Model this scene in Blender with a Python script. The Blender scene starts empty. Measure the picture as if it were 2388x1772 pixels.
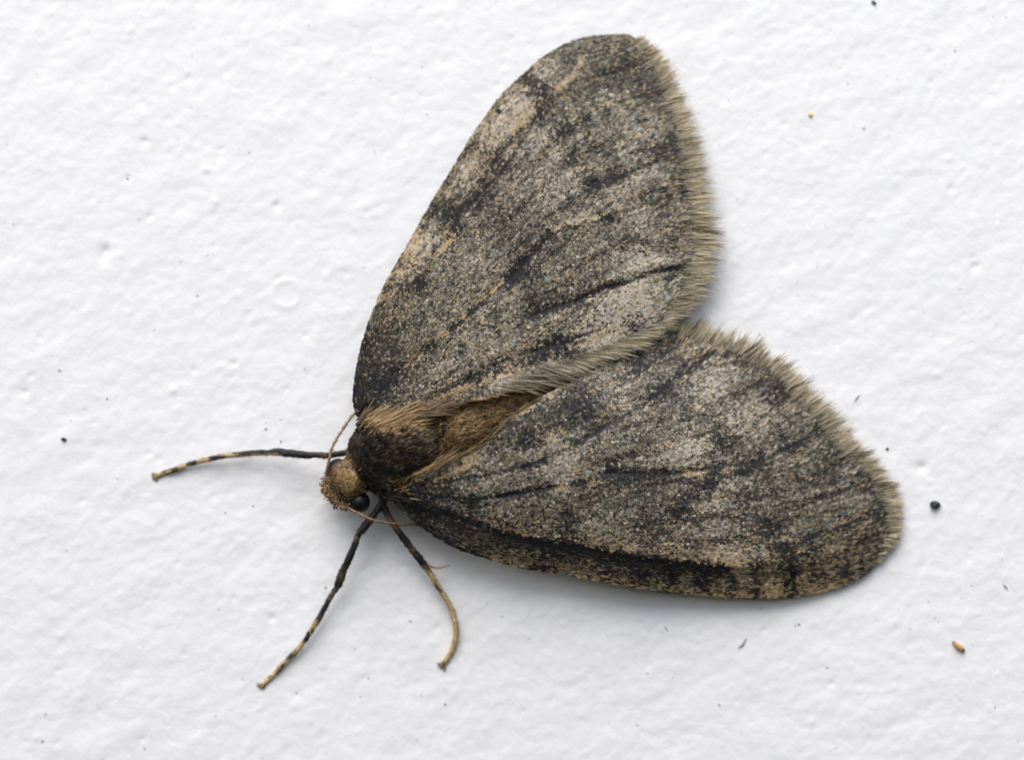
import bpy, math
import numpy as np

# ------------------------------------------------------------------ camera, sky, sun
# 1 Blender unit = 1 m; the moth is life size (forewing about 15 mm).
SC = bpy.context.scene
COL = SC.collection
PXMM = 80.0                    # photo pixels per millimetre on the wall plane
DCAM = 130.0                   # camera to wall, mm
cam_d = bpy.data.cameras.new('camera')
cam = bpy.data.objects.new('camera', cam_d)
COL.objects.link(cam)
cam.location = (0, -DCAM / 1000, 0)
cam.rotation_euler = (math.radians(90), 0, 0)
cam_d.sensor_width = 36.0
cam_d.lens = 36.0 * DCAM / (2388 / PXMM)
cam_d.clip_start = 0.001
cam_d.clip_end = 10
cam_d.dof.use_dof = True
cam_d.dof.focus_distance = (DCAM - 1.5) / 1000
cam_d.dof.aperture_fstop = 26
SC.camera = cam

SUN_DIR = np.array((-0.16, -0.60, 0.78))          # towards the light
SUN_DIR /= np.linalg.norm(SUN_DIR)
SUN_EL = math.asin(SUN_DIR[2])
SUN_ROT = math.atan2(SUN_DIR[0], SUN_DIR[1])
world = bpy.data.worlds.new('World')
SC.world = world
world.use_nodes = True
wn = world.node_tree
sky = wn.nodes.new('ShaderNodeTexSky')
sky.sky_type = 'NISHITA'
sky.sun_disc = False
sky.sun_elevation = SUN_EL
sky.sun_rotation = SUN_ROT
sky.air_density = 1.0
sky.dust_density = 3.0
sky.ozone_density = 1.0
bg = wn.nodes['Background']
bg.inputs['Strength'].default_value = 0.075
wn.links.new(sky.outputs[0], bg.inputs[0])

sun_d = bpy.data.lights.new('sun', 'SUN')
sun = bpy.data.objects.new('sun', sun_d)
COL.objects.link(sun)
sun_d.energy = 1.1
sun_d.angle = math.radians(46)
sun_d.color = (1.0, 0.99, 0.98)
import mathutils
sun.rotation_euler = mathutils.Vector(SUN_DIR).to_track_quat('Z', 'Y').to_euler()
sun.location = (0, -0.1, 0.2)

SC.view_settings.view_transform = 'Standard'
SC.view_settings.look = 'None'
SC.view_settings.gamma = 1
SC.view_settings.exposure = 1.12

# ------------------------------------------------------------------ helpers
rng = np.random.default_rng(7)
MM = 1e-3


def srgb(r, g, b):
    c = np.array((r, g, b), float) / 255
    return np.where(c <= 0.04045, c / 12.92, ((c + 0.055) / 1.055) ** 2.4)


def bulge(x, z):
    """added gentle swell of the wall, shaped so its lower part renders darker (mm)"""
    return -0.0027 * (z + 1.0) ** 2 - 0.0001 * (x + 3) ** 2  # convex shape added to grade the wall's brightness from top to bottom


def P(u, v, h):
    """photo pixel + height above the wall (mm) -> world metres"""
    u = np.asarray(u, float); v = np.asarray(v, float); h = np.asarray(h, float) + bulge((u - 1194) / PXMM, (886 - v) / PXMM)
    k = (DCAM - h) / DCAM
    return np.stack(np.broadcast_arrays((u - 1194) / PXMM * k, -h, (886 - v) / PXMM * k), -1) * MM


def smooth(a, b, x):
    t = np.clip((x - a) / (b - a), 0, 1)
    return t * t * (3 - 2 * t)


def catmull(pts, n):
    """resample a control polygon (any dimension) to n points, even in arc length"""
    p = np.asarray(pts, float)
    if len(p) == 2:
        t = np.linspace(0, 1, n)[:, None]
        return p[0] * (1 - t) + p[1] * t
    q = np.vstack([2 * p[0] - p[1], p, 2 * p[-1] - p[-2]])
    out = []
    for i in range(len(p) - 1):
        t = np.linspace(0, 1, 24, endpoint=False)[:, None]
        a, b, c, d = q[i], q[i + 1], q[i + 2], q[i + 3]
        out.append(0.5 * (2 * b + (c - a) * t + (2 * a - 5 * b + 4 * c - d) * t ** 2 + (3 * b - a - 3 * c + d) * t ** 3))
    out.append(p[-1:])
    o = np.vstack(out)
    L = np.r_[0, np.cumsum(np.linalg.norm(np.diff(o[:, :2], axis=0), axis=1))]
    s = np.linspace(0, L[-1], n)
    return np.stack([np.interp(s, L, o[:, k]) for k in range(o.shape[1])], -1)


def fft_noise(ny, nx, wl_x, wl_y, ang=0.0, seed=0, band=0.5):
    """unit-variance noise on a grid with a typical wavelength (cells), rotated by ang"""
    r = np.random.default_rng(seed)
    fy = np.fft.fftfreq(ny)[:, None]; fx = np.fft.fftfreq(nx)[None, :]
    c, s = math.cos(ang), math.sin(ang)
    a = (fx * c + fy * s) * wl_x; b = (-fx * s + fy * c) * wl_y
    k = np.sqrt(a * a + b * b)
    amp = np.exp(-((k - 1) / band) ** 2) + 0.35 * np.exp(-(k / 0.8) ** 2)
    f = np.fft.fft2(r.standard_normal((ny, nx))) * amp
    n = np.fft.ifft2(f).real
    return (n - n.mean()) / n.std()


def mesh_np(name, verts, faces_flat, loop_total, mat, parent=None, col=None, smooth_shade=True):
    me = bpy.data.meshes.new(name)
    nv, nf = len(verts), len(loop_total)
    me.vertices.add(nv)
    me.vertices.foreach_set('co', np.ascontiguousarray(verts, np.float32).ravel())
    me.loops.add(len(faces_flat))
    me.loops.foreach_set('vertex_index', np.ascontiguousarray(faces_flat, np.int32))
    me.polygons.add(nf)
    st = np.r_[0, np.cumsum(loop_total)[:-1]].astype(np.int32)
    me.polygons.foreach_set('loop_start', st)
    me.polygons.foreach_set('loop_total', np.ascontiguousarray(loop_total, np.int32))
    me.polygons.foreach_set('use_smooth', np.full(nf, smooth_shade, bool))
    if col is not None:
        at = me.color_attributes.new('Col', 'FLOAT_COLOR', 'POINT')
        c4 = np.ones((nv, 4), np.float32); c4[:, :3] = col
        at.data.foreach_set('color', c4.ravel())
    me.update(calc_edges=True)
    me.validate()
    me.materials.append(mat)
    o = bpy.data.objects.new(name, me)
    COL.objects.link(o)
    if parent is not None:
        o.parent = parent
    return o


def tag(o, label=None, cat=None, group=None, kind=None):
    if label: o['label'] = label
    if cat: o['category'] = cat
    if group: o['group'] = group
    if kind: o['kind'] = kind
    return o


def grid_faces(ny, nx):
    i = np.arange(ny - 1)[:, None] * nx + np.arange(nx - 1)[None, :]
    return np.stack([i, i + 1, i + nx + 1, i + nx], -1).reshape(-1, 4)


def new_mat(name, rough=0.6, color=None, spec=0.3, noise=0.0, noise_scale=8000, bump=0.0, sheen=0.0, alpha=1.0):
    m = bpy.data.materials.new(name)
    m.use_nodes = True
    nt = m.node_tree
    b = nt.nodes['Principled BSDF']
    b.inputs['Roughness'].default_value = rough
    b.inputs['Specular IOR Level'].default_value = spec
    if sheen:
        b.inputs['Sheen Weight'].default_value = sheen
        b.inputs['Sheen Roughness'].default_value = 0.5
    if color is None:
        src = nt.nodes.new('ShaderNodeAttribute'); src.attribute_name = 'Col'
        out = src.outputs['Color']
    else:
        src = nt.nodes.new('ShaderNodeRGB'); src.outputs[0].default_value = (*color, 1)
        out = src.outputs[0]
    tc = nt.nodes.new('ShaderNodeTexCoord')
    ns = nt.nodes.new('ShaderNodeTexNoise')
    ns.inputs['Scale'].default_value = noise_scale
    ns.inputs['Detail'].default_value = 3
    nt.links.new(tc.outputs['Object'], ns.inputs['Vector'])
    if noise:
        mr = nt.nodes.new('ShaderNodeMapRange')
        mr.inputs['From Min'].default_value = 0.3; mr.inputs['From Max'].default_value = 0.7
        mr.inputs['To Min'].default_value = 1 - noise; mr.inputs['To Max'].default_value = 1 + noise
        nt.links.new(ns.outputs['Fac'], mr.inputs['Value'])
        mx = nt.nodes.new('ShaderNodeMix'); mx.data_type = 'RGBA'; mx.blend_type = 'MULTIPLY'
        mx.inputs['Factor'].default_value = 1
        nt.links.new(out, mx.inputs['A']); nt.links.new(mr.outputs['Result'], mx.inputs['B'])
        out = mx.outputs['Result']
    nt.links.new(out, b.inputs['Base Color'])
    if alpha < 1:                                      # thin hairs let light through
        tr = nt.nodes.new('ShaderNodeBsdfTranslucent'); mxs = nt.nodes.new('ShaderNodeMixShader'); tp = nt.nodes.new('ShaderNodeBsdfTransparent'); mx2 = nt.nodes.new('ShaderNodeMixShader')
        nt.links.new(out, tr.inputs['Color'])
        mxs.inputs[0].default_value = 0.22; mx2.inputs[0].default_value = alpha
        nt.links.new(b.outputs[0], mxs.inputs[1]); nt.links.new(tr.outputs[0], mxs.inputs[2])
        nt.links.new(tp.outputs[0], mx2.inputs[1]); nt.links.new(mxs.outputs[0], mx2.inputs[2])
        nt.links.new(mx2.outputs[0], nt.nodes['Material Output'].inputs['Surface'])
    if bump:
        bp = nt.nodes.new('ShaderNodeBump')
        bp.inputs['Strength'].default_value = 1
        bp.inputs['Distance'].default_value = bump
        nt.links.new(ns.outputs['Fac'], bp.inputs['Height'])
        nt.links.new(bp.outputs['Normal'], b.inputs['Normal'])
    return m


M_WALL = new_mat('white_masonry_paint', rough=0.55, color=(0.797, 0.808, 0.812), spec=0.35, noise=0.012, noise_scale=9000, bump=0.000009)
M_WING = new_mat('wing_membrane', rough=0.8, spec=0.15, noise=0.15, noise_scale=9000)
M_SCALE = new_mat('wing_scales', rough=0.55, spec=0.25, noise=0.12, noise_scale=22000)
M_HAIR = new_mat('moth_hair', rough=0.5, spec=0.3, noise=0.1, noise_scale=15000)
M_FRINGE = new_mat('wing_fringe', rough=0.5, spec=0.25, noise=0.1, noise_scale=15000, alpha=0.55)
M_BODY = new_mat('moth_body', rough=0.75, spec=0.2, noise=0.25, noise_scale=12000, bump=0.00002)
M_LEG = new_mat('moth_leg', rough=0.5, spec=0.35, noise=0.2, noise_scale=15000, bump=0.00001)
M_EYE = new_mat('moth_eye', rough=0.42, color=(0.006, 0.006, 0.007), spec=0.3, noise=0.3, noise_scale=30000)
M_SPECK = new_mat('grit', rough=0.5, spec=0.4, noise=0.3, noise_scale=20000, bump=0.00001)

# ------------------------------------------------------------------ the wall
WX, WZ = 64.0, 48.0           # mm of wall that is built
NX, NZ = 960, 720
cell = WX / (NX - 1)
gx = np.linspace(-WX / 2, WX / 2, NX); gz = np.linspace(-WZ / 2, WZ / 2, NZ)
GX, GZ = np.meshgrid(gx, gz)


def wl(mm): return mm / cell


A = math.radians(28)          # the roller marks run up to the right
hw = 0.0064 * fft_noise(NZ, NX, wl(2.2), wl(1.5), A, 11)
hw += 0.0026 * fft_noise(NZ, NX, wl(0.8), wl(0.62), A, 12)
hw += 0.0024 * fft_noise(NZ, NX, wl(0.46), wl(0.40), A, 13)
hw += 0.0016 * fft_noise(NZ, NX, wl(0.22), wl(0.19), A, 14)


def dent(u, v, r, d):
    """a pit (d<0) or a pimple (d>0) of radius r px in the paint"""
    x, z = (u - 1194) / PXMM, (886 - v) / PXMM
    rr = r / PXMM
    i0, i1 = np.searchsorted(gx, (x - 3 * rr, x + 3 * rr)); j0, j1 = np.searchsorted(gz, (z - 3 * rr, z + 3 * rr))
    sub = np.s_[j0:j1, i0:i1]
    q = ((GX[sub] - x) ** 2 + (GZ[sub] - z) ** 2) / rr ** 2
    hw[sub] += d * np.exp(-q)


for _ in range(520):
    dent(rng.uniform(-900, 3300), rng.uniform(-700, 2500), rng.uniform(3.5, 6.5), -rng.uniform(0.012, 0.035))
for _ in range(620):
    dent(rng.uniform(-900, 3300), rng.uniform(-700, 2500), rng.uniform(3.5, 7.5), rng.uniform(0.008, 0.026))
for u, v, r, d in ((248, 585, 11, -.07), (240, 600, 16, -.04), (2151, 1090, 12, -.07), (2275, 622, 9, -.07), (350, 505, 7, -.04),
                   (298, 415, 6, -.05), (478, 395, 7, .05), (545, 848, 6, -.05), (405, 910, 8, .05), (512, 350, 6, -.05),
                   (645, 480, 10, -.05), (500, 470, 8, .04), (633, 1441, 8, -.05), (335, 330, 8, -.05), (58, 915, 8, -.05),
                   (2220, 440, 8, -.05), (1830, 290, 7, -.04), (1000, 1330, 10, -.03), (940, 1320, 9, -.03), (965, 1300, 10, .03)):
    dent(u, v, r, d)
q = np.sqrt((GX - (668 - 1194) / PXMM) ** 2 + (GZ - (886 - 685) / PXMM) ** 2) * PXMM
hw += 0.016 * np.exp(-((q - 31) / 5) ** 2) - 0.006 * smooth(34, 24, q)      # the round burst bubble


def wall_h(u, v):
    """wall relief in mm at a photo pixel"""
    x = (np.asarray(u, float) - 1194) / PXMM; z = (886 - np.asarray(v, float)) / PXMM
    i = np.clip(np.rint((x + WX / 2) / cell).astype(int), 0, NX - 1)
    j = np.clip(np.rint((z + WZ / 2) / (WZ / (NZ - 1))).astype(int), 0, NZ - 1)
    return hw[j, i]


wv = np.stack([GX, -hw - bulge(GX, GZ), GZ], -1).reshape(-1, 3) * MM
wf = grid_faces(NZ, NX)
# a rim of real thickness behind the face
back = np.array([(-WX / 2, 8, -WZ / 2), (WX / 2, 8, -WZ / 2), (WX / 2, 8, WZ / 2), (-WX / 2, 8, WZ / 2)]) * MM
n0 = len(wv)
wv = np.vstack([wv, back])
bot = np.arange(NX); top = (NZ - 1) * NX + np.arange(NX); lef = np.arange(NZ) * NX; rig = lef + NX - 1
flat = [wf.ravel()]; tot = [np.full(len(wf), 4)]
for loop in (list(bot[::-1]) + [n0, n0 + 1], list(top) + [n0 + 2, n0 + 3], list(lef) + [n0 + 3, n0], list(rig[::-1]) + [n0 + 1, n0 + 2], [n0, n0 + 3, n0 + 2, n0 + 1]):
    flat.append(np.array(loop)); tot.append(np.array([len(loop)]))
wall = mesh_np('wall', wv, np.concatenate(flat), np.concatenate(tot), M_WALL)
tag(wall, 'white painted plaster wall with fine roller bumps and pits', kind='structure')

# ------------------------------------------------------------------ the moth: root
ROOT = P(885, 1070, 0.0)
moth = bpy.data.objects.new('moth', None)
COL.objects.link(moth)
moth.location = ROOT
moth.empty_display_size = 0.002
tag(moth, 'mottled grey brown moth with spread triangular wings resting on the white wall', 'moth')


def part(name, verts, flat, tot, mat, parent, col, sm=True):
    return mesh_np(name, verts - ROOT, flat, tot, mat, parent, col, sm)


def ribbons(name, root, d, nrm, length, width, bend, c0, c1, parent, mat=None, kind='stuff'):
    """tapered hairs: root (n,3) m, d unit direction, nrm unit surface normal, length/width m, bend m along nrm; colours at root and tip"""
    n = len(root)
    side = np.cross(d, nrm); side /= np.linalg.norm(side, axis=1)[:, None] + 1e-12
    rows = []; cols = []
    for k, (t, w) in enumerate(((0, 0.8), (0.35, 1.0), (0.7, 0.75), (1.0, 0.12))):
        c = root + d * (length * t)[:, None] + nrm * (bend * (t ** 2))[:, None]
        e = side * (width * w * 0.5)[:, None]
        lift = nrm * (width * 0.18)[:, None]
        rows += [c - e, c + lift, c + e]
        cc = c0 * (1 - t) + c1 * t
        cols += [cc, cc, cc]
    V = np.stack(rows, 1).reshape(-1, 3); C = np.stack(cols, 1).reshape(-1, 3)
    base = (np.arange(n) * 12)[:, None, None]
    f = []
    for k in range(3):
        a = 3 * k
        f += [(a, a + 1, a + 4, a + 3), (a + 1, a + 2, a + 5, a + 4)]
    F = (base + np.array(f)[None]).reshape(-1, 4)
    o = part(name, V, F.ravel(), np.full(len(F), 4), mat or M_HAIR, parent, C)
    if kind: o['kind'] = kind
    return o


# ------------------------------------------------------------------ wing pattern (where dark, pale and tan scales sit, with fold shade painted in)
U0, V0, RES = 780, 40, 2.0
PW, PH = int((2140 - U0) / RES), int((1430 - V0) / RES)
PU, PV = np.meshgrid(U0 + np.arange(PW) * RES, V0 + np.arange(PH) * RES)


class Field:
    def __init__(self, base): self.a = np.full((PH, PW), float(base))

    def stroke(self, pts, w, amp, rag=0.55):
        rag = rag if w > 8.5 else 0.28                # thin vein lines stay crisp
        p = np.atleast_2d(np.asarray(pts, float))
        if len(p) == 1: p = np.vstack([p, p + 0.1])
        lo = p.min(0) - 4 * w; hi = p.max(0) + 4 * w
        i0, i1 = [int(np.clip((x - U0) / RES, 0, PW)) for x in (lo[0], hi[0])]
        j0, j1 = [int(np.clip((x - V0) / RES, 0, PH)) for x in (lo[1], hi[1])]
        s = np.s_[j0:j1, i0:i1]
        X, Y = PU[s] + RAGX[s] * rag * w, PV[s] + RAGY[s] * rag * w
        d = np.full(X.shape, 1e9)
        for a, b in zip(p[:-1], p[1:]):
            ab = b - a; L = (ab ** 2).sum()
            t = np.clip(((X - a[0]) * ab[0] + (Y - a[1]) * ab[1]) / L, 0, 1)
            d = np.minimum(d, np.hypot(X - a[0] - t * ab[0], Y - a[1] - t * ab[1]))
        self.a[s] += amp * np.exp(-(d / w) ** 2)
        return self

    def at(self, u, v):
        i = np.clip(((u - U0) / RES).astype(int), 0, PW - 1); j = np.clip(((v - V0) / RES).astype(int), 0, PH - 1)
        return self.a[j, i]


RAGX = .75 * fft_noise(PH, PW, 10, 10, 0, 21) + .7 * fft_noise(PH, PW, 4, 4, 0, 29); RAGY = .75 * fft_noise(PH, PW, 10, 10, 0, 22) + .7 * fft_noise(PH, PW, 4, 4, 0, 30)
N_BIG = fft_noise(PH, PW, 36, 26, 0.5, 23); N_MID = fft_noise(PH, PW, 15, 10, -0.4, 24); N_SML = fft_noise(PH, PW, 6, 5, -0.4, 25)
N_BIG2 = fft_noise(PH, PW, 36, 26, 0.2, 26); N_MID2 = fft_noise(PH, PW, 16, 9, -0.5, 27); N_SML2 = fft_noise(PH, PW, 6, 5, -0.5, 28)

# right forewing (the upper one in the photo)
DR = Field(0.42); TR = Field(0.045); TR.a += 0.08 * smooth(600, 200, np.hypot(PU - 850, PV - 860))
DR.a += 0.03 * N_BIG + 0.06 * N_MID + 0.065 * N_SML
DR.a += 0.19 * smooth(560, 60, np.hypot(PU - 850, PV - 960)) + 0.09 * smooth(330, 120, PV)
for pts, w, a in (
        ([(1213, 178), (1240, 192), (1266, 210), (1271, 226), (1258, 247), (1266, 268)], 13, .55), ([(1258, 247)], 10, .4),
        ([(1300, 309), (1315, 296)], 11, .75), ([(1364, 270), (1362, 282)], 9, .75), ([(1410, 260)], 8, .5), ([(1480, 215), (1500, 205)], 16, .3),
        ([(1520, 128)], 18, .45), ([(1527, 160), (1520, 185)], 16, .35), ([(1535, 200), (1560, 196)], 14, .5), ([(1582, 276)], 13, .45),
        ([(1500, 352), (1560, 340), (1590, 350)], 15, .45), ([(1607, 441), (1596, 452)], 11, .75), ([(1378, 344)], 11, .45), ([(1415, 355)], 11, .4),
        ([(1332, 347), (1321, 387)], 9, .5), ([(1375, 437), (1400, 424), (1430, 405)], 10, .6), ([(1375, 437)], 10, .3),
        ([(1159, 255)], 11, .5), ([(1108, 332), (1100, 345)], 11, .5), ([(1154, 371), (1167, 392)], 18, .45),
        ([(1124, 425), (1137, 456), (1097, 481), (1055, 500), (1062, 535)], 18, .42), ([(1060, 520), (1063, 545)], 9, .5),
        ([(1010, 470), (1030, 500), (1062, 500)], 16, .25), ([(1159, 510), (1172, 502)], 10, .4),
        ([(1284, 547), (1250, 578)], 9, .55), ([(1281, 549)], 9, .5), ([(1225, 608), (1205, 634), (1182, 657)], 10, 1.1), ([(1184, 652)], 12, .8),
        ([(1218, 648), (1250, 640)], 16, .45), ([(1200, 520), (1160, 560), (1230, 560)], 34, .16),
        ([(1412, 505), (1425, 508)], 12, .6), ([(1326, 467), (1322, 478)], 11, .45), ([(1470, 560), (1500, 566)], 17, .35), ([(1560, 570)], 14, .3),
        ([(1625, 623), (1570, 624), (1514, 635), (1468, 657), (1420, 670)], 6, 1.0), ([(1440, 664), (1420, 670), (1379, 684), (1339, 702), (1301, 716), (1231, 740)], 8, .75),  # long fold line: its groove shade is painted into the scale tone
        ([(1400, 650), (1300, 690), (1240, 700)], 18, .25),
        ([(1252, 824), (1301, 802)], 15, .7), ([(1468, 759), (1480, 763)], 14, .5), ([(1325, 789)], 20, .4), ([(1312, 826)], 18, .4), ([(1345, 846), (1390, 852)], 20, .5),
        ([(1121, 707), (1094, 725)], 6, .9), ([(1070, 752), (1048, 771)], 7, 1.0), ([(1012, 803), (996, 816)], 8, .9), ([(930, 868), (905, 895)], 18, .4),
        ([(1140, 860), (1150, 855)], 13, .75), ([(1091, 884), (1110, 878)], 12, .7), ([(1072, 822)], 8, .6), ([(1158, 777)], 8, .6), ([(1205, 760)], 9, .3),
        ([(935, 668), (985, 662)], 20, .45), ([(983, 655), (975, 675)], 11, .5), ([(908, 857), (900, 800)], 28, .25), ([(880, 933), (872, 900)], 26, .45),
        ([(818, 965), (826, 912), (838, 848), (852, 790)], 17, .7), ([(870, 735), (900, 760)], 22, .2),
        ([(1000, 487), (985, 515)], 12, .4), ([(1036, 428), (1050, 405)], 9, .5), ([(925, 618), (935, 605)], 9, .4), ([(1085, 350), (1070, 375)], 8, .4),
        ([(880, 912), (975, 831), (1048, 771), (1121, 707), (1182, 657), (1284, 547)], 4, .6), ([(900, 980), (1000, 932), (1091, 884), (1200, 848), (1300, 802), (1400, 765)], 4, .55), ([(895, 960), (1000, 900), (1120, 830), (1231, 740)], 4, .22),
        ([(1230, 190), (1285, 260), (1320, 330), (1350, 400), (1400, 480), (1430, 540), (1470, 580)], 20, .09), ([(1000, 480), (1090, 470), (1140, 500), (1190, 580), (1222, 660), (1240, 740), (1285, 810)], 22, .11), ([(1520, 130), (1555, 250), (1575, 350), (1590, 440)], 20, .12),
        ([(1090, 480), (1180, 390), (1262, 250)], 4.5, .4), ([(1284, 547), (1420, 505), (1600, 445)], 4.5, .3), ([(1190, 510), (1300, 400), (1420, 260)], 4.5, .2), ([(1240, 530), (1380, 437), (1590, 350)], 4.5, .3), ([(1300, 520), (1430, 560), (1620, 560)], 4.5, .16),
        ([(1540, 470), (1580, 500)], 22, .18), ([(1330, 600), (1300, 640)], 25, .12), ([(1460, 120), (1390, 110)], 30, .18), ([(1400, 180), (1450, 170)], 30, .12)):
    DR.stroke(pts, w, a)
for pts, w, a in (
        ([(1275, 166), (1262, 180)], 20, .28), ([(1221, 236), (1195, 255)], 24, .4), ([(1167, 300), (1140, 330)], 26, .35), ([(1105, 390), (1090, 410)], 18, .22),
        ([(985, 560), (960, 600)], 22, .35), ([(945, 640), (925, 660)], 17, .3), ([(1420, 783), (1380, 800)], 36, .42), ([(1514, 672), (1480, 690)], 38, .38), ([(1447, 700), (1400, 715)], 36, .3),
        ([(1500, 730)], 28, .25), ([(1473, 610), (1510, 600)], 30, .3), ([(1505, 395), (1480, 400)], 18, .3), ([(1250, 330), (1290, 370)], 40, .16), ([(1320, 420), (1300, 450)], 34, .14),
        ([(1298, 862), (1230, 880), (1150, 895)], 20, .3), ([(1277, 834)], 12, .25), ([(1190, 790), (1120, 850)], 26, .15), ([(1090, 800), (1020, 860), (980, 900)], 30, .14), ([(1440, 290), (1500, 310)], 40, .1), ([(1440, 470), (1480, 500)], 34, .14)):
    DR.stroke(pts, w, -1.25 * a)
TAN_R = [([(832, 962), (834, 848), (867, 735), (922, 622), (971, 536), (1057, 392), (1169, 225), (1223, 172), (1287, 118)], 11, .5),
         ([(1359, 131), (1335, 177), (1289, 212), (1229, 271), (1189, 309)], 6, .45), ([(1172, 658), (1132, 693), (1096, 723), (1032, 779), (975, 831), (919, 876)], 5, 1.3),
         ([(1291, 537), (1318, 516), (1385, 510)], 5, .5), ([(1050, 560), (1024, 590)], 6, .8), ([(1221, 236), (1167, 300), (1110, 390)], 26, .22), ([(985, 560), (930, 660), (900, 760)], 30, .22),
         ([(1205, 850), (1160, 868), (1090, 895), (1000, 935), (900, 985)], 9, .7), ([(1060, 925), (960, 960), (880, 1000)], 14, .9), ([(1420, 783)], 40, .2), ([(1590, 420), (1600, 560)], 30, .3), ([(1500, 100), (1400, 110)], 40, .35)]
for pts, w, a in TAN_R: TR.stroke(pts, w, a)
for pts, w, a in TAN_R[1:6:1]: DR.stroke(pts, w * 0.9, -0.4 * (w < 10))

# left forewing (the lower one)
DL = Field(0.46); TL = Field(0.04); TL.a += 0.10 * smooth(1150, 1330, PV)
DL.a += 0.03 * N_BIG2 + 0.06 * N_MID2 + 0.065 * N_SML2
DL.a += 0.2 * smooth(260, 40, np.hypot(PU - 920, PV - 1140)) + 0.10 * smooth(1080, 1300, PV)
FOLD = [(960, 1180), (1039, 1197), (1093, 1213), (1147, 1235), (1200, 1251), (1254, 1261), (1295, 1270), (1377, 1279), (1458, 1294), (1539, 1307), (1620, 1316), (1690, 1324)]  # dark strokes along this path paint the crease's shade into the scales
for pts, w, a in (
        (FOLD, 8.4, .75), ([(x, y + 12) for x, y in FOLD[3:]], 11, .22), ([(1400, 1300), (1405, 1345)], 10, .35), ([(1560, 1325), (1565, 1365)], 10, .35), ([(1700, 1335), (1703, 1380)], 10, .4), ([(1965, 1320), (1975, 1345)], 10, .3), ([(1756, 1320), (1757, 1383)], 10, .6), ([(1840, 1315), (1846, 1380)], 15, .6), ([(1902, 1331), (1910, 1345)], 13, .45),
        ([(960, 1212), (1019, 1252), (1073, 1280), (1133, 1299)], 9, .5), ([(1240, 1318), (1270, 1323)], 13, .5), ([(1479, 1340), (1500, 1352)], 18, .5), ([(1633, 1352), (1640, 1368)], 15, .5), ([(1560, 1335)], 16, .3),
        ([(1160, 1159), (1210, 1153), (1254, 1143), (1281, 1136)], 7, .75), ([(1265, 1141)], 10, .4), ([(1342, 1128), (1360, 1125)], 7, .6),
        ([(1416, 1098), (1440, 1108), (1479, 1108)], 13, .95), ([(1479, 1108), (1522, 1110), (1545, 1105)], 8, .65), ([(1550, 1103), (1585, 1098)], 8, .8),
        ([(1650, 1120), (1668, 1105)], 11, .75), ([(1722, 1100), (1750, 1085), (1772, 1074)], 10, 1.0), ([(1690, 1112), (1722, 1100)], 7, .4),
        ([(1219, 1092), (1240, 1084), (1262, 1075)], 6, .8), ([(1222, 1020), (1228, 1034)], 17, .75), ([(1345, 1033), (1362, 1022), (1402, 1000)], 6.5, .85), ([(1402, 1000), (1440, 975)], 8, .35),
        ([(1100, 1172)], 14, .5), ([(1319, 1256), (1335, 1262)], 13, .45), ([(1316, 1190), (1318, 1240)], 12, .25), ([(1672, 1020), (1682, 1028)], 12, .8), ([(1705, 1014)], 9, .5), ([(1498, 1032)], 13, .45), ([(1470, 1060)], 11, .35),
        ([(1584, 1191), (1592, 1186)], 11, .55), ([(1754, 1160), (1725, 1178)], 12, .6), ([(1805, 1143)], 13, .55), ([(1536, 1229), (1500, 1215)], 22, .28), ([(1797, 1222), (1790, 1240)], 18, .55), ([(1822, 1285), (1835, 1300)], 18, .3),
        ([(1880, 1255)], 12, .5), ([(1889, 1296)], 14, .5), ([(1620, 1275)], 16, .25), ([(1509, 1270)], 16, .3), ([(1352, 937), (1340, 955)], 26, .8), ([(1385, 960)], 30, .3), ([(1495, 843), (1480, 850)], 16, .6), ([(1525, 915), (1550, 903)], 14, .6),
        ([(1540, 830), (1570, 800)], 17, .4), ([(1790, 918), (1844, 908)], 20, .5), ([(1724, 836)], 17, .4), ([(1655, 828), (1620, 852), (1585, 876)], 10, .6), ([(1904, 972), (1915, 985)], 19, .4), ([(1983, 1035)], 13, .6), ([(2030, 1110)], 16, .35),
        ([(1860, 1024), (1830, 1035)], 18, .25), ([(2050, 1170), (2065, 1230)], 20, .3), ([(2000, 1270), (2040, 1280)], 30, .25), ([(1960, 1330)], 25, .25), ([(1600, 960), (1570, 940)], 30, .18), ([(1450, 1160), (1520, 1150)], 40, .12), ([(1640, 1120), (1600, 1140)], 25, .15),
        ([(960, 1150), (1100, 1163), (1281, 1136), (1430, 1110), (1560, 1103), (1770, 1075), (1900, 1010)], 4, .5), ([(960, 1130), (1120, 1110), (1262, 1075), (1345, 1033), (1450, 975), (1580, 880), (1655, 826)], 4, .42), ([(1530, 1110), (1760, 1160), (2000, 1110)], 4.5, .26), ([(1480, 1108), (1700, 1040), (1850, 910)], 4.5, .28), ([(1500, 1180), (1750, 1210), (2050, 1200)], 4.5, .2),
        ([(1845, 1310), (1800, 1225), (1805, 1145), (1765, 1075), (1680, 1020), (1600, 955), (1530, 905), (1495, 845)], 20, .10), ([(1310, 1260), (1330, 1190), (1420, 1105), (1385, 1010), (1352, 940)], 22, .10), ([(2050, 1180), (1960, 1040), (1840, 915), (1720, 830)], 22, .13),
        ([(930, 1140), (960, 1165), (1010, 1180)], 16, .3), ([(1150, 990), (1200, 1000), (1280, 950)], 30, .25), ([(1290, 1000)], 20, .25), ([(1820, 1010)], 20, .15), ([(1930, 1090), (1900, 1110)], 28, .15), ([(1760, 1240), (1740, 1210)], 24, .15)):
    DL.stroke(pts, w, a)
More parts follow.
